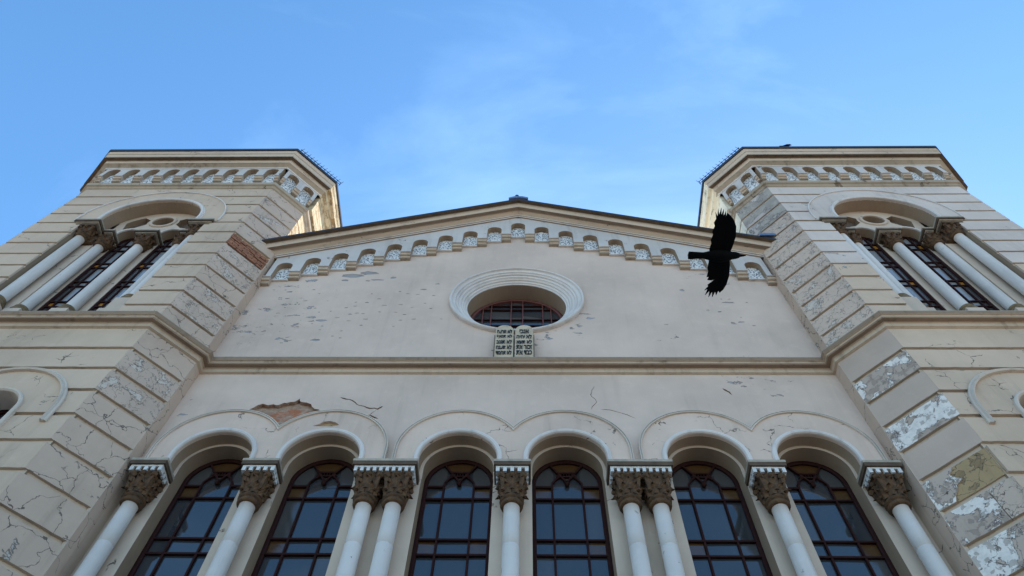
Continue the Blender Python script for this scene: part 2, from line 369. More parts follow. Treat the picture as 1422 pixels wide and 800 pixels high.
cracks = [crackpoly(jag([(-3.12, 11.085), (-2.85, 11.125), (-2.66, 11.15), (-2.45, 11.13)], .010, .06), .022),
          crackpoly(jag([(-2.38, 11.08), (-2.2, 11.03), (-2.08, 10.96)], .010, .06), .02),
          crackpoly(jag([(-4.85, 11.05), (-4.55, 11.10), (-4.24, 11.085)], .008, .06), .012),
          crackpoly(jag([(-2.78, 11.52), (-2.62, 11.46), (-2.48, 11.33), (-2.3, 11.24), (-2.13, 11.2), (-2.06, 11.28)], .015, .05), .011),
          crackpoly(jag([(-2.145, 11.17), (-2.2, 11.1), (-2.26, 11.0)], .010, .05), .008),
          crackpoly(jag([(2.73 + .955 * cos(radians(t)), 10.17 + .955 * sin(radians(t))) for t in (95, 80, 66, 52, 42, 37)] + [(3.505, 10.79)] + [(4.28 + .955 * cos(radians(t)), 10.17 + .955 * sin(radians(t))) for t in (140, 130)], .006, .06), .010),
          crackpoly(jag([(-.775 + .945 * cos(radians(t)), 10.17 + .945 * sin(radians(t))) for t in (125, 110, 90, 72, 58)], .005, .06), .006),
          crackpoly(jag([(.775 + .945 * cos(radians(t)), 10.17 + .945 * sin(radians(t))) for t in (115, 95, 75, 55)], .005, .06), .006),
          crackpoly(jag([(1.35, 11.2), (1.5, 11.19), (1.68, 11.1), (1.86, 10.98)], .01, .06), .006),
          crackpoly(jag([(1.3, 11.85), (1.22, 11.6), (1.3, 11.4), (1.2, 11.2)], .015, .06), .004),
          crackpoly(jag([(3.36, 11.78), (3.44, 11.68), (3.47, 11.60)], .012, .04), .014)]
rose = circ(0, 14.84, 1.26, 64)
flakes = []
def flake(x, z, w, h):
    n = 9; flakes.append([(x + w * cos(2 * pi * i / n) * random.uniform(.45, 1.15), z + h * sin(2 * pi * i / n) * random.uniform(.4, 1.15)) for i in range(n)])
for (x, z, w, h) in ((-3.55, 15.93, .30, .13), (-3.15, 16.08, .26, .10), (-3.62, 15.72, .10, .05), (-2.92, 15.74, .15, .05), (-2.62, 15.86, .09, .07), (-3.12, 15.70, .06, .03), (-3.70, 14.02, .11, .06), (-3.62, 13.3, .10, .05), (-4.62, 15.2, .09, .04), (-1.9, 15.3, .08, .03), (-1.65, 15.55, .06, .04), (4.15, 14.72, .16, .04), (3.35, 15.25, .06, .05), (4.05, 13.9, .07, .06), (4.2, 13.95, .09, .03)): flake(x, z, w, h)
for k in range(64):
    cxx, czz, sx, sz = random.choice([(-3.6, 14.2, .8, .7), (-3.6, 14.2, .8, .7), (-2.2, 14.6, .7, .7), (3.9, 14.6, .6, .6)])
    flake(random.gauss(cxx, sx * .7), random.gauss(czz, sz * .7), random.uniform(.02, .06), random.uniform(.008, .025))
flakes = [f for f in flakes if all(abs(p[0]) < 4.95 and p[1] > 12.6 and p[1] < 17.8 - SLW * abs(p[0]) and math.hypot(p[0], p[1] - 14.84) > 1.45 for p in f)]
ok = []
for f in flakes:
    a = (sum(p[0] for p in f) / 9, sum(p[1] for p in f) / 9)
    if all(math.hypot(a[0] - b[0], a[1] - b[1]) > .12 for b, _ in ok) or len(f) == 0: ok.append((a, f))
    elif len(ok) < 15: ok.append((a, f))
flakes = [f for _, f in ok]
mb = MB(); slab(mb, outer, [patch, rose] + cracks + flakes, 0.0, .06, 'wall', 'rubble')
for f in flakes:
    xs_ = [p[0] for p in f]; zs_ = [p[1] for p in f]; mb.face([(min(xs_) - .01, .006, min(zs_) - .01), (max(xs_) + .01, .006, min(zs_) - .01), (max(xs_) + .01, .006, max(zs_) + .01), (min(xs_) - .01, .006, max(zs_) + .01)], 'undercoat')
mb.build('wall', BLD)
mb = MB()
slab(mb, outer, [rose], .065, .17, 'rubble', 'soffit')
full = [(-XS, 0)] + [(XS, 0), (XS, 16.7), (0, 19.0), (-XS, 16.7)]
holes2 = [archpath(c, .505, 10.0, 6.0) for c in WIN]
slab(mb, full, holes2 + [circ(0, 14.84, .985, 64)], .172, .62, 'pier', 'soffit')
for s in (-1, 1): mb.box(*sorted((s * XS, s * (XS - .002))), 0, .17, 6.0, ZS, 'pier')
mb.box(-XS, XS, 0, .17, 0, 5.9, 'wall'); mb.box(-XS, XS, -.06, .17, 5.9, 6.0, 'mould')
mb.build('masonry_wall', BLD)
# reveal of the first arch order (side of the plaster + masonry) gets its own lining so the joint between skins is closed
for c in WIN:
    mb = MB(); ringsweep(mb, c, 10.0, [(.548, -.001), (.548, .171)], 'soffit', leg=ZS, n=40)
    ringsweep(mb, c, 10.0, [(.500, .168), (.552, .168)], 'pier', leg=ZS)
    mb.build('arch_reveal', BLD)
# archivolts with their white beads
for i, c in enumerate(WIN):
    lo = -99; hi = 99
    if i > 0: lo = (WIN[i - 1] + c) / 2
    if i < 5: hi = (WIN[i + 1] + c) / 2
    R1, zc = .93, 10.17
    def inside(x, z, R): return lo < x < hi and abs(x) < XS and z > ZS + .003 and ((x - c) ** 2 + (z - zc) ** 2 < R * R if z > zc else abs(x - c) < R)
    def open_(x, z, r=.55): return ((x - c) ** 2 + (z - 10.0) ** 2 < r * r) if z > 10 else abs(x - c) < r
    box = [(max(lo, -XS, c - 1.1), ZS + .003), (min(hi, XS, c + 1.1), ZS + .003), (min(hi, XS, c + 1.1), 11.4), (max(lo, -XS, c - 1.1), 11.4)]
    L = [box, archpath(c, R1, zc, ZS - .1), archpath(c, R1 - .045, zc, ZS - .1), archpath(c, .55, 10.0, ZS - .1), archpath(c, .63, 10.0, ZS - .1)]
    chip = [(-3.02, 10.71), (-2.93, 10.76), (-2.88, 10.82), (-2.78, 10.84), (-2.68, 10.80), (-2.62, 10.74), (-2.72, 10.70), (-2.85, 10.705)] if i == 1 else [(9, 9), (9.01, 9), (9, 9.01)]
    V, T = tri2d(L + ([chip] if i == 1 else []), lambda x, z: inside(x, z, R1 - .045) and not open_(x, z, .55) and not pip(chip, x, z))
    mb = MB(); extr(mb, V, T, -.045, -.001, 'archband')
    if i == 1: mb.face([(-3.05, -.004, 10.68), (-2.6, -.004, 10.68), (-2.6, -.004, 10.86), (-3.05, -.004, 10.86)], 'yellow')
    a = mb.build('archivolt', BLD)
    V, T = tri2d(L, lambda x, z: inside(x, z, R1) and not inside(x, z, R1 - .045))
    mb = MB(); extr(mb, V, T, -.058, -.001, 'bead_worn')
    V, T = tri2d(L + [archpath(c, R1 - .013, zc, ZS - .1), archpath(c, R1 - .030, zc, ZS - .1)], lambda x, z: (inside(x, z, R1 - .001) and not inside(x, z, R1 - .013)) or (inside(x, z, R1 - .030) and not inside(x, z, R1 - .044)))
    extr(mb, V, T, -.075, -.0575, 'bead_worn'); mb.build('outer_bead', a)
    mb = MB(); ringsweep(mb, c, 10.0, [(.552, -.028), (.552, -.06), (.565, -.082), (.59, -.09), (.615, -.082), (.628, -.06), (.63, -.028)], 'bead', leg=ZS + .004)
    mb.build('inner_bead', a)

# ---- columns
def leaf(mb, cx, cy, ang, z0, h, r0, r1, w, mat):
    """an acanthus leaf: rises along the bell and curls outwards at the tip, with a midrib"""
    ca, sa = cos(ang), sin(ang); rows = []
    N = 6
    for i in range(N + 1):
        t = i / N
        r = r0 + (r1 - r0) * t * t + (.035 * max(0, t - .6) / .4)
        z = z0 + h * (t if t < .85 else .85 - (t - .85) * .9)
        ww = w * (1 - .25 * abs(t - .4) - (.6 * max(0, t - .7) / .3))
        row = []
        for k, (q, d) in enumerate(((-1, -.012), (-.45, .006), (0, .016), (.45, .006), (1, -.012))):
            rr = r + d + (.006 if (i + k) % 2 else 0); off = q * ww / 2
            row.append((cx + rr * ca - off * sa, cy + rr * sa + off * ca, z))
        rows.append(row)
    vs = [p for r in rows for p in r]; fs = []
    for i in range(N):
        for k in range(4): fs.append((i * 5 + k, i * 5 + k + 1, i * 5 + k + 6, i * 5 + k + 5))
    mb.mesh(vs, fs, mat, False)
def capital_mesh(mb, cx, cy, zt, zb, r, sq):
    """carved bell between zb (top of the shaft) and zt (underside of the abacus); sq = half side of the square top"""
    H = zt - zb; k = H / .53
    mb.lathe(cx, cy, [(r, zb - .02), (r + .03, zb - .015 * k), (r + .045, zb + .02 * k), (r + .03, zb + .045 * k), (r + .012, zb + .055 * k), (r + .03, zb + .07 * k), (r + .055, zb + .095 * k), (r + .04, zb + .125 * k), (r + .015, zb + .14 * k), (r + .03, zb + .2 * k), (r + .05, zb + .35 * k), (sq * .85, zb + .46 * k), (sq * .95, zt)], 'carved', 24)
    for q in range(8): leaf(mb, cx, cy, q * pi / 4 + pi / 8, zb + .13 * k, .19 * k, r + .035, r + .085, .11, 'carved')
    for q in range(8): leaf(mb, cx, cy, q * pi / 4, zb + .2 * k, .27 * k, r + .045, sq * .98, .12, 'carved')
    for q in range(4):   # corner volutes
        a = q * pi / 2 + pi / 4; R2 = sq * 1.22; x, y = cx + R2 * cos(a), cy + R2 * sin(a); t = Vector((-sin(a), cos(a), 0)) * .035
        c0 = Vector((x, y, zt - .055 * k)); n = 10
        vs = []
        for sgn in (-1, 1):
            for j in range(n): b = 2 * pi * j / n; vs.append(c0 + t * sgn + Vector((cos(a) * cos(b), sin(a) * cos(b), sin(b))) * .048 * k)
        mb.mesh(vs, [(j, (j + 1) % n, n + (j + 1) % n, n + j) for j in range(n)] + [tuple(range(n)), tuple(range(n, 2 * n))], 'carved')
        mb.bar(c0, (cx + (r + .05) * cos(a), cy + (r + .05) * sin(a), zb + .22 * k), .05, .045, 'carved')
    for q in range(4):   # rosettes in the middle of each side
        a = q * pi / 2; mb.lathe(cx + sq * .98 * cos(a), cy + sq * .98 * sin(a), [(.0, zt - .09 * k), (.035, zt - .075 * k), (.042, zt - .045 * k), (.03, zt - .01)], 'carved', 8)
protos = {}
def column(cx, cy, r, zb, zt, capz, sq, parent, basez=None):
    mb = MB(); n = 12
    prof = []
    for i in range(n + 1):
        t = i / n; rr = r * (1.03 - .05 * t ** 1.6); z = zb + (zt - zb) * t
        prof += [(rr, z)]
        if i in (3, 6, 9) and zt < 12: prof += [(rr, z + .02), (rr - .004, z + .023), (rr - .004, z + .027), (rr, z + .03)]
    mb.lathe(cx, cy, prof + [(r * 1.06, zt - .001), (r * 1.06, zt + .012)], 'white', 36)
    o = mb.build('column', parent)
    key = (round(zt, 2), round(capz, 2), r)
    if key not in protos:
        m2 = MB(); capital_mesh(m2, 0, 0, capz - zt, 0, r, sq); c = m2.build('capital', o); c.location = (cx, cy, zt); protos[key] = c
    else:
        c = protos[key].copy(); COL.objects.link(c); c.parent = o; c.location = (cx, cy, zt)
    if basez is not None:
        m3 = MB(); m3.lathe(cx, cy, [(r + .0, zb + .02), (r + .03, zb + .01), (r + .045, zb - .03), (r + .03, zb - .06), (r + .02, zb - .07), (r + .055, zb - .1), (r + .065, zb - .14), (r + .05, zb - .18)], 'base', 28)
        m3.box(cx - r - .05, cx + r + .05, cy - r - .05, cy + r + .05, basez, zb - .181, 'pier')
        m3.build('base', o)
    return o
def abacus(x0, x1, y0, y1, zt, parent, dentils=True, hh=.11, dz=.1):
    mb = MB()
    mb.box(x0 - .005, x1 + .005, y0 - .005, y1, zt - .045, zt, 'abacus_top'); mb.box(x0, x1, y0, y1, zt - hh, zt - .047, 'abacus')
    mb.box(x0 + .012, x1 - .012, y0 + .012, y1, zt - hh * .75, zt - hh * .6, 'mortar')
    o = mb.build('abacus', parent)
    mb = MB(); a = .028; mb.box(x0 + a, x1 - a, y0 + a, y1, zt - hh - dz * .28, zt - hh - .001, 'dentil' if dentils else 'abacus_top')
    if dentils:
        n = max(5, round((x1 - x0 - 2 * a) / .083)); st = (x1 - x0 - 2 * a) / (n - .5)
        for i in range(n):
            u = x0 + a + i * st; mb.box(u, u + st * .5, y0 + a, y0 + a + .04, zt - hh - dz, zt - hh - dz * .28 - .001, 'dentil')
        m = max(2, round((y1 - y0) / .083))
        for i in range(m):
            v = y0 + a + .05 + i * .083
            if v + .04 > y1: break
            for (ua, ub) in ((x0 + a, x0 + a + .035), (x1 - a - .035, x1 - a)): mb.box(ua, ub, v, v + .042, zt - hh - dz, zt - hh - dz * .28 - .001, 'dentil')
        mb.box(x0 + .062, x1 - .062, y0 + .062, y1, zt - hh - dz - .004, zt - hh - dz * .28 - .002, 'carved')
    else:
        mb.box(x0 + .06, x1 - .06, y0 + .06, y1, zt - hh - dz, zt - hh - dz * .45 - .001, 'abacus')
    mb.build('dentil_band' if dentils else 'neck_moulding', o)
    return o
for c in (-5.02, -3.47, 0, 3.47, 5.02):
    column(c, .015, .108, 6.2, 9.08, 9.575, .17, BLD, 6.0); abacus(c - .25, c + .25, -.195, .172, ZS, BLD)
for c in (-1.745, 1.745):
    for s in (-1, 1): column(c + s * .193, .015, .108, 6.2, 9.08, 9.575, .165, BLD, 6.0)
    abacus(c - .44, c + .44, -.195, .172, ZS, BLD)

# ---- windows
def pane(parent, V, T, y, mat, fr=FR, tilt=.016):
    used = sorted({i for t in T for i in t})
    if not used: return
    cx = sum(V[i][0] for i in used) / len(used); cz = sum(V[i][1] for i in used) / len(used)
    a, b = random.uniform(-tilt, tilt), random.uniform(-tilt, tilt)
    f2 = lambda u, v, w: fr(u, v, w + (u - cx) * a + (v - cz) * b)
    mb = MB(); extr(mb, V, T, y, y + .006, mat, fr=f2); mb.build('pane', parent)
def arch_window(c, r, zc, z0, y, rows, xs, parent, mats, fw=.055, ornament=True, barmat='frame'):
    """frame with bars; each pane a sub-part. rows: z of horizontal bars from the top; xs: x of the mullions relative to c"""
    fr = MB(); ringsweep(fr, c, zc, [(r - fw, y + .02), (r - fw, y - .03), (r - fw * .6, y - .045), (r, y - .045), (r, y + .02)], barmat, leg=z0, n=36)
    ins = lambda x, z: ((x - c) ** 2 + (z - zc) ** 2 < (r - fw * .5) ** 2) if z > zc else (abs(x - c) < r - fw * .5 and z > z0)
    for x in xs:
        zt = rows[0] if ornament else zc + sqrt(max(0.001, (r - fw / 2) ** 2 - x * x))
        fr.bar((c + x, y - .012, z0), (c + x, y - .012, zt), .028, .045, barmat)
    for k, z in enumerate(rows):
        h = sqrt(max(0, (r - fw / 2) ** 2 - max(0, z - zc) ** 2)) if z > zc else r - fw / 2
        if ornament and k == 0:
            fr.bar((c - h, y - .014, z), (c + xs[0], y - .014, z), .034, .046, barmat); fr.bar((c + xs[-1], y - .014, z), (c + h, y - .014, z), .034, .046, barmat)
        else: fr.bar((c - h, y - .014, z), (c + h, y - .014, z), .031, .048, barmat)
    loops = [archpath(c, r - fw * .5, zc, z0)]
    cells = []
    if ornament:
        z1 = rows[0]; top = zc + r
        tipz = z1 + .10
        d = Vector((xs[-1] + .045, top - .12 - tipz))
        for s in (-1, 1):
            fr.bar((c, y - .02, tipz), (c + s * .245, y - .02, zc + sqrt((r - .03) ** 2 - .245 ** 2)), .028, .04, barmat)
            pts = [(c + s * xs[-1], z1), (c + s * xs[-1] * .98, z1 + .08), (c + s * xs[-1] * .75, z1 + .16), (c + s * .10, z1 + .215)]
            for a, b in zip(pts, pts[1:]): fr.bar((a[0], y - .018, a[1]), (b[0], y - .018, b[1]), .026, .04, barmat)
            fr.lathe(c + s * .125, y - .03, [(0, z1 + .19), (.022, z1 + .20), (.026, z1 + .225), (.016, z1 + .25), (0, z1 + .255)], barmat, 8)
        zb = z1 + .29
        fr.bar((c - .135, y - .022, zb), (c + .135, y - .022, zb), .03, .045, barmat)
        fr.bar((c - .10, y - .022, zb - .075), (c + .10, y - .022, zb - .075), .018, .035, barmat)
        for q in range(5): u = c - .08 + q * .04; fr.bar((u, y - .02, zb - .07), (u, y - .02, zb), .012, .03, barmat)
        for s in (-1, 1): fr.bar((c + s * .07, y - .022, zb - .08), (c, y - .022, tipz - .02), .022, .035, barmat)
        fr.lathe(c, y - .035, [(0, tipz - .085), (.028, tipz - .07), (.038, tipz - .045), (.028, tipz - .02), (0, tipz - .005)], barmat, 10)
        hz = lambda x: tipz + abs(x - c) * ((zc + sqrt((r - .03) ** 2 - .06) - tipz) / .245)
        cells.append(('amber', lambda x, z: z > zb and z > hz(x)))
        cells.append(('glass', lambda x, z: z > z1 and not (z > zb and z > hz(x)) and abs(x - c) < .19 and z < max(hz(x), z1 + .2)))
        cells.append(('glass_grey', lambda x, z: z > z1 and x < c and not (z > zb and z > hz(x)) and not (abs(x - c) < .19 and z < max(hz(x), z1 + .2))))
        cells.append(('glass_grey', lambda x, z: z > z1 and x > c and not (z > zb and z > hz(x)) and not (abs(x - c) < .19 and z < max(hz(x), z1 + .2))))
        loops += [[(c - 1, zb), (c + 1, zb), (c + 1, zb + .001)], [(c, tipz), (c + .6, hz(c + .6)), (c + .6, hz(c + .6) + .01)], [(c, tipz), (c - .6, hz(c + .6)), (c - .6, hz(c + .6) + .01)], [(c - .19, z1), (c - .19, z1 + .5), (c - .191, z1)], [(c + .19, z1), (c + .19, z1 + .5), (c + .191, z1)]]
    zz = ([] if ornament else [zc + r]) + list(rows) + [z0]
    xx = [c - r] + [c + x for x in xs] + [c + r]
    fro = fr.build('window_frame', parent)
    for nm, f in cells:
        V, T = tri2d(loops, lambda x, z: ins(x, z) and f(x, z)); pane(fro, V, T, y, nm)
    for i in range(len(zz) - 1):
        for j in range(len(xx) - 1):
            zb_, zt_ = zz[i + 1], zz[i]; rect = [(xx[j], zb_), (xx[j + 1], zb_), (xx[j + 1], zt_), (xx[j], zt_)]
            V, T = tri2d([loops[0], rect], lambda x, z: ins(x, z) and xx[j] < x < xx[j + 1] and zb_ < z < zt_)
            if T: pane(fro, V, T, y, mats(i, j))
    return fro
amb = {0: {(0, 0)}, 1: {(0, 0), (2, 0)}, 2: {(0, 2), (2, 0), (2, 2)}, 3: {(0, 0), (0, 2), (2, 2)}, 4: {(0, 2), (2, 0)}, 5: {(0, 2), (2, 2)}}
for i, c in enumerate(WIN):
    arch_window(c, .503, 10.0, 6.0, .46, [9.93, 9.68, 8.92, 8.66, 7.9, 7.64, 6.88, 6.62], [-.215, .215], BLD,
                lambda a, b, i=i: 'amber' if (a, b) in amb[i] else ('glass_grey' if b != 1 and (a * 3 + b + i) % 4 == 0 else 'glass'))
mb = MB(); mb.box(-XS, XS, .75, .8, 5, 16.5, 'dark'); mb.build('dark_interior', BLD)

# ---- rose window
mb = MB(); pr = [(1.335, .01), (1.335, -.06), (1.325, -.085), (1.305, -.095), (1.285, -.085), (1.275, -.05), (1.255, -.035), (1.215, -.03), (1.205, .0), (1.185, -.01), (1.165, .0), (1.155, .035), (1.115, .04), (1.10, .075), (1.08, .065), (1.06, .08), (1.05, .11), (1.02, .12), (1.005, .15), (.985, .155), (.985, .174)]
ringsweep(mb, 0, 14.84, pr, 'bead', n=96, a1=2 * pi); mb.build('rose_surround', BLD)
mb = MB(); ringsweep(mb, 0, 14.84, [(.97, .58), (.97, .50), (.93, .49), (.90, .50), (.90, .56)], 'frame_red', n=64, a1=2 * pi)
gx = [-.70, -.53, -.12, .12, .53, .70]
for q in gx:
    h = sqrt(.94 ** 2 - q * q); mb.bar((q, .525, 14.84 - h), (q, .525, 14.84 + h), .022, .035, 'frame_red'); mb.bar((-h, .535, 14.84 + q), (h, .535, 14.84 + q), .028, .05, 'frame')
rf = mb.build('rose_window_frame', BLD)
gg = [-.95] + gx + [.95]; lp = circ(0, 14.84, .93, 56)
for a in range(7):
    for b in range(7):
        rect = [(gg[a], 14.84 + gg[b]), (gg[a + 1], 14.84 + gg[b]), (gg[a + 1], 14.84 + gg[b + 1]), (gg[a], 14.84 + gg[b + 1])]
        V, T = tri2d([lp, rect], lambda x, z: x * x + (z - 14.84) ** 2 < .93 ** 2 and gg[a] < x < gg[a + 1] and 14.84 + gg[b] < z < 14.84 + gg[b + 1])
        if T: pane(rf, V, T, .55, 'glass_grey' if (a + b) % 3 == 0 else 'glass')

# ---- string course along the towers and the wall
SP = [(0, 12.17), (.045, 12.185), (.05, 12.27), (.065, 12.285), (.14, 12.275), (.15, 12.30), (.16, 12.325), (.185, 12.33), (.19, 12.35), (.20, 12.40), (.195, 12.42), (0, 12.46)]
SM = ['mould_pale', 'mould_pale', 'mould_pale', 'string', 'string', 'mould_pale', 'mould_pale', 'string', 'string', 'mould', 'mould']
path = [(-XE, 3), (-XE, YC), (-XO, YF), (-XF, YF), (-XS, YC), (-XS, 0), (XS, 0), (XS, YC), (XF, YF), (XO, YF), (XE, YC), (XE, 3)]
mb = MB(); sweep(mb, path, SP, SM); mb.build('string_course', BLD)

# ---- gable: corbel-arch frieze, raking cornice, roof
SL = .45
def rakez(x, z0): return z0 - SL * abs(x)
def rsweep(mb, prof, mats, L=5.95):
    for s in (-1, 1):
        for k in range(len(prof) - 1):
            (o0, z0), (o1, z1) = prof[k], prof[k + 1]
            mb.face([(0, -o0, z0), (s * L, -o0, rakez(L, z0)), (s * L, -o1, rakez(L, z1)), (0, -o1, z1)], mats if isinstance(mats, str) else mats[k])
PITCH = .552
def corbel_arch(fr, u0, u1, uc, ztop0, ztop1, zarch, zl, zr, zlat, r, proud, parent, mat='frieze'):
    """one cell of the arcade: plate proud of the wall with an arched opening, stepped corbels under its legs, lattice behind"""
    out = [(u0, zl), (uc - r, zl)] + [(uc + r * cos(pi - pi * i / 14), zarch + r * sin(pi - pi * i / 14)) for i in range(15)] + [(uc + r, zr), (u1, zr), (u1, ztop1), (u0, ztop0)]
    mb = MB(); V, T = tri2d([out], lambda x, y: pip(out, x, y)); extr(mb, V, T, -proud, 0.0, mat, 'soffit', fr)
    a = mb.build('corbel_arch', parent)
    lt = [(uc - r - .01, zlat), (uc + r + .01, zlat), (uc + r + .01, zarch + r + .02), (uc - r - .01, zarch + r + .02)]
    mb = MB(); V, T = tri2d([lt], lambda x, y: True); extr(mb, V, T, -.02, -.001, 'lattice', fr=fr); mb.build('lattice_panel', a)
    lt = [(uc - r - .005, zlat - .035), (uc + r + .005, zlat - .035), (uc + r + .005, zlat), (uc - r - .005, zlat)]
    mb = MB(); V, T = tri2d([lt], lambda x, y: True); extr(mb, V, T, -.05, -.001, 'bead', fr=fr)
    mb.build('niche_sill', a)
    return a
def corbel(fr, u0, u1, z, proud, parent):
    mb = MB()
    for (o, za, zb, mt, e) in ((proud + .006, -.012, .012, 'frieze', .008), (proud - .03, -.075, -.0125, 'mould_pale', -.002), (proud - .035, -.095, -.0755, 'mould_pale', .006), (proud - .075, -.155, -.0955, 'mould_pale', -.004), (proud - .085, -.18, -.1555, 'mould', .006)):
        if o <= .015: o = .02
        q = [(u0 - e, z + za), (u1 + e, z + za), (u1 + e, z + zb), (u0 - e, z + zb)]
        V, T = tri2d([q], lambda x, y: True); extr(mb, V, T, -o, -.0005, mt, fr=fr)
    mb.build('corbel', parent)
r = .165
for k in range(-9, 10):
    x = k * PITCH; sg = -1 if k < 0 else 1
    sill = 17.93 - SL * abs(x); zarch = sill + .42
    u0, u1 = x - PITCH / 2, x + PITCH / 2
    legl = 17.93 - SL * max(abs(u0) - .0, 0) + .06; legr = 17.93 - SL * abs(u1) + .06
    corbel_arch(FR, u0, u1, x, rakez(u0, 18.95), rakez(u1, 18.95), zarch, legl, legr, sill, r, .15, BLD)
    if k < 9: corbel(FR, u1 - (PITCH / 2 - r) + .004, u1 + (PITCH / 2 - r) - .004, legr, .15, BLD)
for s in (-1, 1):   # end corbels against the towers
    mb = MB(); x = s * (9.5 * PITCH); lo_, hi_ = sorted((x - s * .105, s * XS))
    corbel(FR, lo_, hi_, 17.93 - SL * abs(x) + .06, .15, BLD)
RP = [(.15, 18.86), (.18, 18.87), (.185, 18.90), (.20, 18.92), (.205, 18.945), (.25, 18.98), (.275, 19.0), (.28, 19.03), (.30, 19.03), (.385, 19.0), (.39, 19.03), (.40, 19.10), (.42, 19.12), (.43, 19.15), (0, 19.2)]
RM = ['string', 'bead', 'string', 'bead', 'mould_pale', 'front', 'front', 'mould', 'string', 'mould_pale', 'front', 'mould_pale', 'string', 'abacus']
mb = MB(); rsweep(mb, RP, RM); mb.build('raking_cornice', BLD)
mb = MB(); rsweep(mb, [(.40, 19.155), (.505, 19.165), (.51, 19.18), (.515, 19.215), (.505, 19.24), (.46, 19.25), (.2, 19.26)], ['abacus', 'roof', 'roof', 'roof_blue', 'roof_blue', 'roof'])
mb.build('roof_edge_flashing', BLD)
mb = MB()
for s in (-1, 1):
    mb.face([(0, -.3, 19.27), (0, 32, 19.27), (s * 5.30, 32, 19.27 - SL * 5.3), (s * 5.30, -.3, 19.27 - SL * 5.3)], 'roof_pale')
    for q in range(1, 54): y = -.3 + q * .6; mb.bar((0, y, 19.29), (s * 5.29, y, 19.29 - SL * 5.29), .03, .03, 'roof_pale')
    mb.face([(s * 5.30, 4, 0), (s * 5.30, 32, 0), (s * 5.30, 32, 16.88), (s * 5.30, 4, 16.88)], 'wall')
mb.build('nave_roof', BLD)
mb = MB(); mb.box(5.28, 5.62, -.55, -.20, 16.86, 16.90, 'roof_blue'); mb.box(5.26, 5.60, -.56, -.54, 16.80, 16.90, 'roof_blue'); mb.build('flashing_sheet', BLD)
# ridge cap and knob at the apex
mb = MB()
slab(mb, [(-.24, 19.20), (-.05, 19.27), (.05, 19.27), (.24, 19.20), (.24, 19.27), (.10, 19.36), (-.10, 19.36), (-.24, 19.27)], [], -.53, -.36, 'roof_blue')
o = mb.build('ridge_cap', BLD)
mb = MB(); mb.lathe(-.04, -.46, [(.018, 19.30), (.02, 19.40), (.05, 19.43), (.062, 19.48), (.05, 19.53), (.02, 19.58), (0, 19.6)], 'iron', 14)
mb.bar((.02, -.46, 19.34), (.02, -.46, 19.47), .02, .02, 'iron'); mb.bar((.05, -.46, 19.40), (.13, -.46, 19.37), .02, .02, 'iron')
mb.build('ridge_finial', BLD)

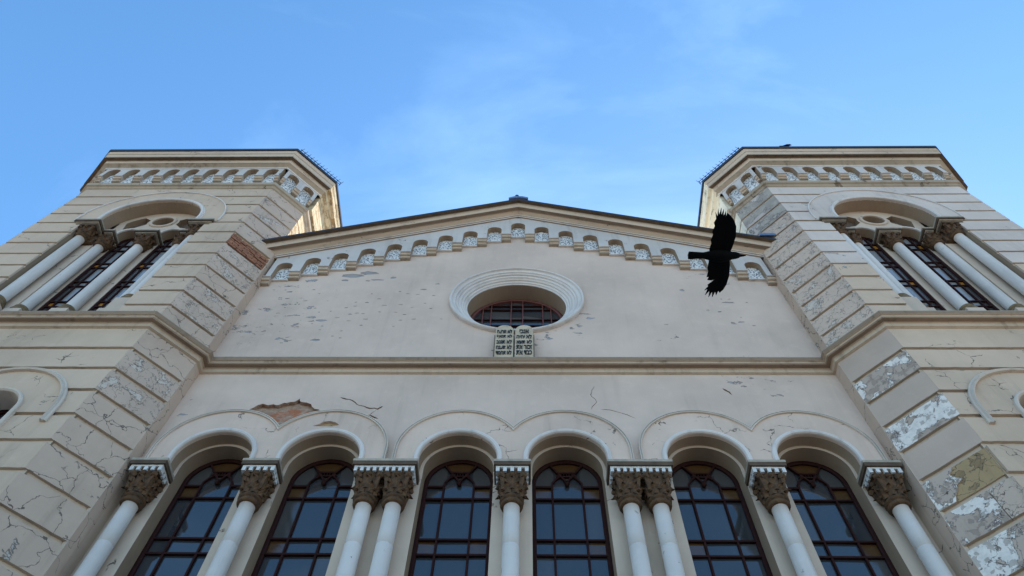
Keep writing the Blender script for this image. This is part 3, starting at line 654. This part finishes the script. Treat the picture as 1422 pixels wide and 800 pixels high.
# ---- towers
def tower(s):
    S = lambda u, v, w: (s * u, w, v)                     # u measured outwards from the axis; w = y
    CU = 8.13 if s < 0 else 8.01                          # axis of the upper window
    SIDE = 'ochre' if s < 0 else 'bounce_lit_side'
    LU = 7.24                                             # axis of the lower window
    zl = [11.57 - .568 * k for k in range(18)]; zu = [13.0 + .5427 * k for k in range(12)]
    # core: front slab with its openings (surface at groove depth), chamfers, sides
    core = MB()
    up = [(CU - 1.355, 12.47), (CU + 1.355, 12.47), (CU + 1.355, 16.86), (CU + 1.07, 16.86)] + [(CU + 1.07 * cos(pi * i / 32), 17.08 + 1.07 * sin(pi * i / 32)) for i in range(33)] + [(CU - 1.07, 16.86), (CU - 1.355, 16.86)]
    lo = archpath(LU, .42, 9.97, 7.4)
    gy = YF + .042
    slab(core, [(XF - .02, 0), (XO + .02, 0), (XO + .02, 20.7), (XF - .02, 20.7)], [up, lo], gy, YF + .38, 'groove', 'soffit', S)
    c = .035
    pts = [(XF + .02, gy), (XS + .05, YC + .02), (XS + .05, 4.3), (XF + .02, 4.94), (XO - .02, 4.94), (XE - .05, 4.3), (XE - .05, YC + .02), (XO - .02, gy)]
    for (a, b) in zip(pts, pts[1:]):
        core.face([(s * a[0], a[1], 0), (s * b[0], b[1], 0), (s * b[0], b[1], 20.7), (s * a[0], a[1], 20.7)], 'groove')
    T_ = core.build('tower', BLD)
    # frames for chamfer and side faces: u along the face, v = z, w = outward negative
    def faceframe(p, q):
        p, q = Vector(p), Vector(q); d = (q - p).normalized(); n = Vector((d.y, -d.x))
        def f(u, v, w): x = p + d * u - n * w; return (x.x, x.y, v)
        return f, (q - p).length
    if s < 0: fin = faceframe((-XF, YF), (-XS, YC)); fsd = faceframe((-XS, YC), (-XS, 0)); fup = faceframe((-XS, YC), (-XS, 4.35)); fout = faceframe((-XE, YC), (-XO, YF)); fso = faceframe((-XE, 4.3), (-XE, YC))
    else: fin = faceframe((XS, YC), (XF, YF)); fsd = faceframe((XS, 0), (XS, YC)); fup = faceframe((XS, 4.35), (XS, YC)); fout = faceframe((XO, YF), (XE, YC)); fso = faceframe((XE, YC), (XE, 4.3))
    def block(name, fr, out, w, mat, e=0.0, cutter=None, extra=()):
        if name != 'corner_return': out = jag(list(out) + [out[0]], .0045, .10)[:-1]
        V, T = tri2d([out] + list(extra), lambda x, y: pip(out, x, y) and not (cutter and cutter(x, y)))
        for comp in components(T):
            ar = sum(abs((V[t[1]][0] - V[t[0]][0]) * (V[t[2]][1] - V[t[0]][1]) - (V[t[2]][0] - V[t[0]][0]) * (V[t[1]][1] - V[t[0]][1])) for t in comp) / 2
            if ar < .01: continue
            mb = MB(); extr(mb, V, comp, w, w + .052, mat, 'groove', fr); mb.build(name, T_)
    def cut_up(x, z): return (abs(x - CU) < 1.355 if z < 16.86 else (x - CU) ** 2 + (z - 17.08) ** 2 < 1.6 ** 2 or (z < 17.09 and abs(x - CU) < 1.6))
    def cut_lo(x, z): return ((x - LU) ** 2 + (z - 9.97) ** 2 < 1.0 if z > 9.97 else (abs(x - LU) < 1.0 if z > 9.9 else abs(x - LU) < .42))
    cu_loops = [archpath(CU, 1.6, 17.08, 16.86), [(CU - 1.355, 12), (CU + 1.355, 12), (CU + 1.355, 16.86), (CU - 1.355, 16.86)], [(CU - 1.6, 16.86), (CU + 1.6, 16.86), (CU + 1.6, 17.09), (CU - 1.6, 17.09)]]
    cl_loops = [archpath(LU, 1.0, 9.97, 9.9), archpath(LU, .42, 9.97, 7.4)]
    W3 = lambda f: (lambda u, v, w: f(u, v, w))
    SF = lambda u, v, w: S(u, v, YF + w)
    lv = [(zl[0] + .04, 12.2)] + [(zl[k + 1] + .04, zl[k] - .04) for k in range(17)]
    lower_mats = {-1: ['chamf', 'chamf2', 'chamf2', 'chamf', 'chamf', 'chamf', 'chamf', 'chamf'], 1: ['clean', 'white_peel', 'clean', 'white_peel', 'clean', 'yellow', 'white_peel', 'white_peel']}[s]
    for k, (a, b) in enumerate(lv):
        j = random.uniform(-.003, .003)
        block('course_block', SF, [(XF, a), (XO, a), (XO, b), (XF, b)], j, 'front', cutter=cut_lo if k in (2, 3, 4, 5, 6, 7, 8) else None, extra=cl_loops if k in (2, 3, 4, 5, 6, 7, 8) else ())
        f, L = fin; mt = lower_mats[k] if k < 8 else 'chamf'
        if s > 0 and k == 5:      # render fallen off the outer two thirds of this block
            m = L * .36
            edge = jag([(m - .10, a + .002), (m + .02, a + .2), (m + .12, (a + b) / 2), (m + .02, b - .1), (m + .1, b - .002)], .02, .06)
            block('quoin_block', f, [(0, a + .002)] + edge + [(0, b - .002)], 0, 'white_peel')
            block('quoin_block', f, edge[::-1] + [(L, a + .002), (L, b - .002)][::1], .02, 'yellow')
        elif s > 0 and k == 6:
            block('quoin_block', f, [(0, a + .002), (L * .66, a + .002), (L * .64, b - .002), (0, b - .002)], 0, mt)
            block('quoin_block', f, [(L * .66 + .012, a + .002), (L, a + .002), (L, b - .002), (L * .64 + .012, b - .002)], .004, 'chamf2')
        else: block('quoin_block', f, [(0, a + .002), (L, a + .002), (L, b - .002), (0, b - .002)], random.uniform(-.003, .003), mt)
        f, L = fout; block('quoin_block', f, [(0, a + .002), (L, a + .002), (L, b - .002), (0, b - .002)], 0, 'front')
        f, L = fso; block('course_block', f, [(0, a), (L, a), (L, b), (0, b)], 0, 'front')
    lv = [(12.40, zu[0] - .035)] + [(zu[k] + .035, zu[k + 1] - .035) for k in range(11)]
    for k, (a, b) in enumerate(lv):
        block('course_block', SF, [(XF, a), (XO, a), (XO, b), (XF, b)], random.uniform(-.003, .003), 'front_pale' if s > 0 and k >= 4 else 'front', cutter=cut_up, extra=cu_loops)
        f, L = fin
        if s < 0 and k == 6:      # plaster gone: bare bricks
            nr = 7; bh = (b - a) / nr
            mb = MB(); V, T = tri2d([[(0, a), (L, a), (L, b), (0, b)]], lambda x, y: True); extr(mb, V, T, .035, .05, 'mortar', fr=f); pk = mb.build('brick_patch', T_)
            for i in range(nr):
                u = -.12 if i % 2 else 0.0
                while u < L:
                    u1 = min(u + .235, L); ua = max(u, 0.0)
                    if u1 - ua > .04:
                        w = random.uniform(-.004, .02); q = [(ua + .004, a + i * bh + .006), (u1 - .006, a + i * bh + .006), (u1 - .004, a + (i + 1) * bh - .006), (ua + .006, a + (i + 1) * bh - .006)]
                        mb = MB(); V, T = tri2d([q], lambda x, y: True); extr(mb, V, T, w, .04, 'brick', fr=f); mb.build('brick', T_)
                    u += .245
            pk['label'] = 'crumbling mortar behind the bare bricks'
        else: block('quoin_block', f, [(0, a + .002), (L, a + .002), (L, b - .002), (0, b - .002)], random.uniform(-.004, .004), (('chamf2' if k in (1, 2, 4, 5, 9) else 'chamf') if s < 0 else ('chamf2' if k < 9 else 'stained')))
        f, L = fout; block('quoin_block', f, [(0, a + .002), (L, a + .002), (L, b - .002), (0, b - .002)], 0, 'front')
        f, L = fso; block('course_block', f, [(0, a), (L, a), (L, b), (0, b)], 0, 'front')
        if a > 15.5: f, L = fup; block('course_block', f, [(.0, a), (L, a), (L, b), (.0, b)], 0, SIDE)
    f, L = fsd     # plain return beside the main wall
    block('corner_return', f, [(0, 0), (L, 0), (L, 12.2), (0, 12.2)], -.004, 'chamf'); block('corner_return', f, [(0, 12.4), (L, 12.4), (L, 17.3), (0, 17.3)], -.004, 'chamf')
    # archivolts
    def ring(mb, cx, zc, r0, r1, leg, w0, w1, mat):
        ringsweep(mb, cx, zc, [(r0, w1), (r0, w0), (r1, w0), (r1, w1)], mat, leg=leg, n=40, fr=S)
    mb = MB(); ring(mb, CU, 17.08, 1.07, 1.58, 16.864, YF - .004, YF + .05, 'front_pale' if s > 0 else 'front'); ar = mb.build('archivolt', BLD)
    mb = MB(); ring(mb, CU, 17.08, 1.575, 1.60, 16.864, YF - .03, YF + .01, 'bead'); mb.build('outer_bead', ar)
    mb = MB(); ringsweep(mb, CU, 17.08, [(1.06, YF), (1.055, YF - .035), (1.08, YF - .055), (1.11, YF - .05), (1.12, YF - .02), (1.14, YF - .03), (1.15, YF)], 'bead', leg=16.864, fr=S); mb.build('inner_bead', ar)
    mb = MB(); ring(mb, LU, 9.97, .42, .96, 9.9, YF - .004, YF + .05, 'front'); ar = mb.build('archivolt', BLD)
    mb = MB(); ringsweep(mb, LU, 9.97, [(.93, YF), (.93, YF - .05), (.95, YF - .065), (.97, YF - .035), (.99, YF - .045), (1.01, YF - .03), (1.01, YF)], 'bead_worn', leg=9.68, fr=S); mb.build('outer_bead', ar)
    mb = MB(); ringsweep(mb, LU, 9.97, [(.40, YF + .3), (.40, YF - .03), (.42, YF - .055), (.44, YF - .06), (.46, YF - .04), (.465, YF + .01)], 'bead_worn', leg=7.4, fr=S); mb.build('inner_bead', ar)
    arch_window(s * LU, .42, 9.97, 7.4, YF + .36, [9.9, 9.6, 8.9, 8.6], [-.15, .15], BLD, lambda a, b: 'glass', ornament=False)
    # upper window: recess steps, tympanum, columns, abaci
    mb = MB(); zsp = 16.86
    V, T = tri2d([[(CU - 1.6, 12.4), (CU + 1.6, 12.4), (CU + 1.6, zsp), (CU - 1.6, zsp)], [(CU - .97, 12), (CU + .97, 12), (CU + .97, 18), (CU - .97, 18)]], lambda x, z: abs(x - CU) > .97)
    extr(mb, V, T, YF + .32, YF + .62, 'pier', fr=S)
    lan = [archpath(CU + q, .258, zsp, 12.3, 24) for q in (-.478, .478)]
    Lb = [[(CU - 1.2, 12.4), (CU + 1.2, 12.4), (CU + 1.2, zsp), (CU - 1.2, zsp)]] + lan
    V, T = tri2d(Lb, lambda x, z: not any(pip(l, x, z) for l in lan))
    extr(mb, V, T, YF + .50, YF + .62, 'pier', 'soffit', S)
    mb.box(*sorted((s * (CU - 1.355), s * (CU + 1.355))), YF + .02, YF + .5, 12.2, 12.49, 'front')
    mb.build('window_recess', BLD)
    mb = MB(); ty = archpath(CU, 1.10, 17.08, zsp + .002, 40)
    def tear(sg):   # small curved triangle between oculus, lancet arch and big arch
        o = []
        for i in range(9): a = radians(118 + i * 4.5); o.append((CU + sg * -.93 * cos(a) * -1, 17.08 + .93 * sin(a)))
        o = [(CU + sg * .93 * cos(radians(28 + i * 4)), 17.08 + .93 * sin(radians(28 + i * 4))) for i in range(8)]
        o += [(CU + sg * (.0 + .36 * cos(radians(t))), 17.58 + .36 * sin(radians(t))) for t in (20, 0, -20)]
        o += [(CU + sg * (.495 + .34 * cos(radians(t))), zsp + .34 * sin(radians(t)) + .05) for t in (85, 65, 45)]
        return o
    th = [circ(CU, 17.58, .235, 32), tear(1), tear(-1)]; lh = [archpath(CU + q, .258, zsp + .002, zsp - .1, 24) for q in (-.478, .478)]
    V, T = tri2d([ty] + th + lh, lambda x, z: pip(ty, x, z) and not any(pip(h, x, z) for h in th + lh))
    extr(mb, V, T, YF + .32, YF + .62, 'pier', 'soffit', S); ty_o = mb.build('tympanum', BLD)
    mb = MB(); ringsweep(mb, CU, 17.58, [(.235, YF + .325), (.235, YF + .29), (.28, YF + .28), (.30, YF + .295), (.305, YF + .325)], 'pier', fr=S, a1=2 * pi, n=40); mb.build('oculus_ring', BLD)
    mb = MB(); mb.box(*sorted((s * (CU - .93), s * (CU + .93))), YF + .44, YF + .47, 17.22, 18.05, 'mortar'); mb.build('oculus_dark_sheet', BLD)  # dark sheet added so the openings look deep; their shade is its colour
    for q in (-.478, .478):
        mb = MB(); ringsweep(mb, CU + q, zsp + .004, [(.256, YF + .325), (.254, YF + .295), (.275, YF + .28), (.295, YF + .295), (.30, YF + .325)], 'bead', fr=S, n=24); mb.build('lancet_bead', BLD)
    for q in (-.478, .478):
        arch_window(s * (CU + q), .256, zsp, 12.4, YF + .555, [16.7, 16.45, 15.8, 15.6, 14.95, 14.75, 14.1, 13.9, 13.25], [-.095, .095], BLD,
                    lambda a, b: 'amber_bright' if (a % 2 == 1 and b != 1 and (a // 2 + b // 2) % 2) else ('glass_pale' if b == 1 else 'glass_grey'), fw=.036, ornament=False)
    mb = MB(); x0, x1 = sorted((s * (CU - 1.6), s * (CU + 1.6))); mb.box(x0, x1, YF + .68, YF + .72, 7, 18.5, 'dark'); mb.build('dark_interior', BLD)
    for sg in (-1, 1):
        column(s * (CU + sg * 1.21), YF + .18, .104, 13.5, 16.30, 16.67, .165, BLD, 12.49)
        column(s * (CU + sg * .85), YF + .385, .098, 13.5, 16.30, 16.67, .15, BLD, 12.49)
        a, b = sorted((s * (CU + sg * .955), s * (CU + sg * 1.52))); abacus(a, b, YF - .065, YF + .40, zsp, BLD, False, .1, .09)
        a, b = sorted((s * (CU + sg * .72), s * (CU + sg * .953))); abacus(a, b, YF + .19, YF + .60, zsp - .002, BLD, False, .1, .09)
        mb = MB(); a, b = sorted((s * (CU + sg * .955), s * (CU + sg * 1.52))); mb.box(a + .03, b - .03, YF + .24, YF + .345, 16.28, 16.67, 'carved'); mb.build('pier_capital', BLD)
    column(s * CU, YF + .39, .104, 13.5, 16.30, 16.67, .165, BLD, 12.49)
    a, b = sorted((s * (CU - .262), s * (CU + .262))); abacus(a, b, YF + .19, YF + .60, zsp - .002, BLD, False, .1, .09)
    # plinth blocks under the upper columns
    # base moulding of the frieze, frieze arcade, cornice
    oc = [(XF, YF), (XO, YF), (XE, YC), (XE, 4.34), (XO, 4.99), (XF, 4.99), (XS, 4.34), (XS, YC)]
    if s < 0: oc = [(-x, y) for x, y in oc][::-1]
    mb = MB(); sweep(mb, oc, [(.0, 18.93), (.03, 18.95), (.035, 19.0), (.05, 19.02), (.085, 19.03), (.095, 19.06), (.10, 19.14), (.085, 19.17), (0, 19.19)], 'mould', True); mb.build('frieze_base_moulding', T_)
    mb = MB(); sweep(mb, oc, [(-.03, 19.15), (-.03, 20.6)], 'front', True)
    mb.build('frieze_wall', T_)
    def arcade(f, L, n):
        p = L / n; r_ = .15 if n > 4 else .145
        for i in range(n):
            u0 = i * p; uc = u0 + p / 2
            a_ = corbel_arch(lambda u, v, w: f(u, v, w), u0, u0 + p, uc, 20.12, 20.12, 19.88, 19.55, 19.55, 19.22, r_, .15, T_)
            # children of a part's sub-part would be one level too deep: hand the pieces to the tower
            for ch in list(a_.children): ch.parent = T_
        for i in range(n + 1):
            ua = max(0.0, i * p - (p / 2 - r_)) + .004; ub = min(L, i * p + (p / 2 - r_)) - .004
            corbel(f, ua, ub, 19.55, .15, T_)
    if s < 0: ff = faceframe((-XO, YF), (-XF, YF))
    else: ff = faceframe((XF, YF), (XO, YF))
    arcade(ff[0], ff[1], 9); arcade(fin[0], fin[1], 2); arcade(fout[0], fout[1], 2)
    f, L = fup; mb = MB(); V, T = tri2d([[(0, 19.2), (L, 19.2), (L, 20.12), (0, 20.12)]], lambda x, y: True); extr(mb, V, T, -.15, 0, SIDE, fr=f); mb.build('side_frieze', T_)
    f, L = fso; mb = MB(); V, T = tri2d([[(0, 19.2), (L, 19.2), (L, 20.12), (0, 20.12)]], lambda x, y: True); extr(mb, V, T, -.15, 0, 'frieze', fr=f); mb.build('side_frieze', T_)
    CP = [(.14, 20.05), (.165, 20.06), (.17, 20.10), (.19, 20.12), (.25, 20.16), (.275, 20.17), (.28, 20.30), (.295, 20.32), (.31, 20.325), (.385, 20.32), (.39, 20.36), (.395, 20.50), (.41, 20.52), (.42, 20.55), (.425, 20.68), (.0, 20.72)]
    CM = ['frieze', 'bead', 'mould', 'mould', 'mould', 'front', 'mould', 'abacus', 'abacus', 'mould', 'front', 'mould', 'front', 'front', 'roof']
    mb = MB(); sweep(mb, oc, CP, CM, True)
    # inner side face: ochre stained on the left, bounced light painted in on the right
    co = mb.build('cornice', T_)
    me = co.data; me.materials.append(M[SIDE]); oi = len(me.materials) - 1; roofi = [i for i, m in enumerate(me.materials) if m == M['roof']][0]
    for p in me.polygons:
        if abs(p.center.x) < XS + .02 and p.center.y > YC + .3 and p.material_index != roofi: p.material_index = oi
    mb = MB(); sweep(mb, oc, [(.40, 20.685), (.455, 20.675), (.465, 20.70), (.465, 20.77), (.45, 20.79), (.3, 20.80)], 'roof', True)
    cx_ = s * (XS + XE) / 2; cy_ = 2.05
    ring_ = []
    n = len(oc); P = [Vector(p) for p in oc]
    for i in range(n):
        d0 = (P[i] - P[i - 1]).normalized(); d1 = (P[(i + 1) % n] - P[i]).normalized(); n0 = Vector((d0.y, -d0.x)); n1 = Vector((d1.y, -d1.x)); m = n0 + n1; m = m / m.dot(n0); ring_.append((P[i].x + m.x * .3, P[i].y + m.y * .3, 20.80))
    for i in range(n): mb.face([ring_[i], ring_[(i + 1) % n], (cx_, cy_, 21.6)], 'roof')
    mb.build('tower_roof', T_)
    # wire guard standing on the roof edge above the inner chamfer
    mb = MB(); d = Vector((-s * (XF - XS), (YC - YF), 0)).normalized(); nrm = Vector((-s * .707, -.707, 0)); p0 = Vector((s * XF, YF, 0)) + nrm * .40
    Lc = .93 + .30; zt = 20.79
    for q in range(2): mb.bar(p0 + d * -.12 + Vector((0, 0, zt + .10 + .12 * q)), p0 + d * (Lc) + Vector((0, 0, zt + .10 + .12 * q)), .012, .012, 'iron')
    nn = 12
    for q in range(nn + 1):
        a = p0 + d * (-.1 + (Lc + .08) * q / nn); mb.bar(a + Vector((0, 0, zt - .02)), a + Vector((0, 0, zt + .27)), .010, .010, 'iron')
        mb.bar(a + nrm * -.05 + Vector((0, 0, zt + .18)), a + nrm * .05 + d * .04 + Vector((0, 0, zt + .29)), .008, .008, 'iron')
    mb.build('wire_guard', T_)
    return T_
TL = tower(-1); TR = tower(1)
TL['label'] = 'left tower with a patch of bare brick'; TR['label'] = 'right tower with white flaking quoins'
# cable on the inner side of the left tower
mb = MB(); pts = [(-5.24, .9, 18.9), (-5.2, 1.3, 18.7), (-5.0, 1.6, 18.9), (-4.88, 2.0, 19.6), (-4.87, 2.6, 20.5)]
for a, b in zip(pts, pts[1:]): mb.bar(a, b, .03, .03, 'iron', 6)
mb.build('cable', TL)

# ================================================================ tablets
TB = link('commandment_tablets', None, label='pair of round-topped stone tablets with black Hebrew lettering on the ledge below the round window', category='stone tablets')
TB.location = (0, -.12, 12.44)
def text_mesh(s, size):
    cu = bpy.data.curves.new('letters', 'FONT'); cu.body = s; cu.size = size; cu.extrude = .006; cu.align_x = 'CENTER'; cu.resolution_u = 3; cu.offset = .007
    ob = bpy.data.objects.new('letters', cu); COL.objects.link(ob); dg = bpy.context.evaluated_depsgraph_get(); dg.update()
    me = bpy.data.meshes.new_from_object(ob.evaluated_get(dg)); bpy.data.objects.remove(ob); return me
RIGHT = ['אנכי', 'לא יהיה', 'לא תשא', 'זכור את', 'כבד את']; LEFT = ['לא תרצח', 'לא תנאף', 'לא תגנב', 'לא תענה', 'לא תחמד']
for s, words in ((-1, LEFT), (1, RIGHT)):
    cx = s * .175 - .02; w = .16
    out = [(cx - w, 0), (cx + w, 0), (cx + w, .90)] + [(cx + w * cos(a), .90 + .2 * sin(a)) for a in [pi * i / 12 for i in range(1, 12)]] + [(cx - w, .90)]
    mb = MB(); slab(mb, out, [], -.05, .08, 'stone', 'stone_edge'); tb = mb.build('tablet', TB)
    for i, wd in enumerate(words):
        try:
            me = text_mesh(wd[::-1], .19); xs = [v.co.x for v in me.vertices]; ys = [v.co.y for v in me.vertices]
            if not xs: continue
            tw, thh = max(xs) - min(xs), max(ys) - min(ys); mid = (max(xs) + min(xs)) / 2; lo_ = min(ys)
            fx = (.27 if i or s < 0 else .17) / tw; fz = .135 / thh
            for v in me.vertices: v.co = Vector((cx + (v.co.x - mid) * fx, -.056 - v.co.z * .5, .80 - i * .178 + (v.co.y - lo_) * fz))
            me.materials.clear(); me.materials.append(M['letter']); link('lettering', me, tb)
        except Exception as e: print('text', e)
mb = MB(); mb.box(-.375, .335, -.06, .09, -.035, -.001, 'stone_edge'); mb.box(-.375, -.357, -.055, .085, 0, .74, 'stone_edge'); mb.box(.317, .335, -.055, .085, 0, .74, 'stone_edge'); mb.build('tablet_frame', TB)

# ================================================================ birds
def bird(loc, k=1.0):
    mb = MB(); n = 16
    secs = [(.255, .004, .004, .0), (.225, .011, .010, .0), (.195, .016, .016, .0), (.185, .027, .027, .003), (.155, .036, .034, .004), (.12, .040, .038, .0), (.07, .055, .052, -.004), (.01, .066, .062, -.008), (-.06, .060, .054, -.006), (-.12, .045, .036, .0), (-.17, .034, .02, .004), (-.31, .043, .008, .008), (-.315, .03, .006, .008)]
    vs = []; fs = []
    for (x, hy, hz, cz) in secs:
        for j in range(n): a = 2 * pi * j / n; vs.append((x, hy * cos(a), cz + hz * sin(a)))
    for i in range(len(secs) - 1):
        for j in range(n): fs.append((i * n + j, i * n + (j + 1) % n, (i + 1) * n + (j + 1) % n, (i + 1) * n + j))
    fs += [tuple(range(n)), tuple(range((len(secs) - 1) * n, len(secs) * n))[::-1]]
    mb.mesh(vs, fs, 'feather', True)
    def px(p): return ((p[0] - 1000) * .00716, (p[1] - 357) * .00803 * (.82 if p[1] < 357 else 1.10))
    wingA = [(1013, 352), (1016, 340), (1018.3, 326), (1017.5, 311), (1014, 301), (1009, 295), (1004.5, 291.5), (1003, 296.5), (1002, 288.5), (999.5, 296), (998.8, 285), (996.3, 294.5), (995.5, 283), (993.4, 294), (991.3, 284.5), (991.4, 296), (988, 289), (989.8, 300), (987.2, 306), (989, 311), (986.2, 319), (987.6, 325), (985.2, 333), (986.4, 338), (984.6, 347), (985.5, 356), (1000, 358)]
    wingB = [(1013, 358), (1015.5, 370), (1016.6, 382), (1014.8, 394), (1011.5, 401), (1007, 405.5), (1004.5, 403), (1003, 410), (1000.8, 404.5), (998, 412.5), (996.6, 404.5), (992.8, 412.5), (992.6, 403.5), (987.5, 409.5), (989.8, 401), (985.5, 403), (990.5, 397), (988.5, 396), (994.5, 391), (999, 387.5), (993.5, 389.5), (987.5, 389), (989, 384.5), (985.8, 385), (987, 378), (985, 374), (985.8, 366), (985, 357), (1000, 355)]
    for pts in (wingA, wingB):
        q = [px(p) for p in pts]; V, T = tri2d([q] + [[(-.03, -.6), (.02, -.6), (.02, .6), (-.03, .6)], [(-.06, -.6), (.06, -.6), (.06, .6), (-.06, .6)]] + [[(-.2, t * .08), (.2, t * .08), (.2, t * .08 + .001)] for t in range(-7, 8)], lambda x, y: pip(q, x, y))
        def f(u, v, w): # gentle dihedral, thicker at the leading edge
            return (u, v, .01 + .10 * (abs(v)) ** 1.4 + w * (1.5 if u > .03 else .5))
        mb2 = MB(); extr(mb2, V, T, -.012, .012, 'feather', fr=f); mb.mesh(mb2.v, mb2.f, 'feather')
    o = mb.build('crow', None, label='large black crow flying with both wings spread before the right end of the gable', category='bird')
    o.location = loc; return o
bird((2.12, -3.868, 8.464))
mb = MB(); bx, by, bz = 6.99, -1.33, 20.79
secs = [(.13, .004, .004, .16), (.10, .010, .010, .165), (.09, .022, .024, .17), (.06, .03, .03, .165), (.03, .035, .04, .13), (-.02, .045, .05, .10), (-.08, .035, .035, .075), (-.14, .022, .014, .055), (-.24, .022, .005, .035)]
n = 12; vs = []; fs = []
for (x, hy, hz, cz) in secs:
    for j in range(n): a = 2 * pi * j / n; vs.append((x, hy * cos(a), cz + hz * sin(a)))
for i in range(len(secs) - 1):
    for j in range(n): fs.append((i * n + j, i * n + (j + 1) % n, (i + 1) * n + (j + 1) % n, (i + 1) * n + j))
mb.mesh(vs, fs + [tuple(range(n)), tuple(range((len(secs) - 1) * n, len(secs) * n))], 'feather', True)
for q in (-.015, .015): mb.bar((-.01, q, 0), (-.015, q, .08), .008, .008, 'feather')
o = mb.build('perched_bird', None, label='small dark bird perched on the roof edge of the right tower', category='bird'); o.location = (bx, by, bz)
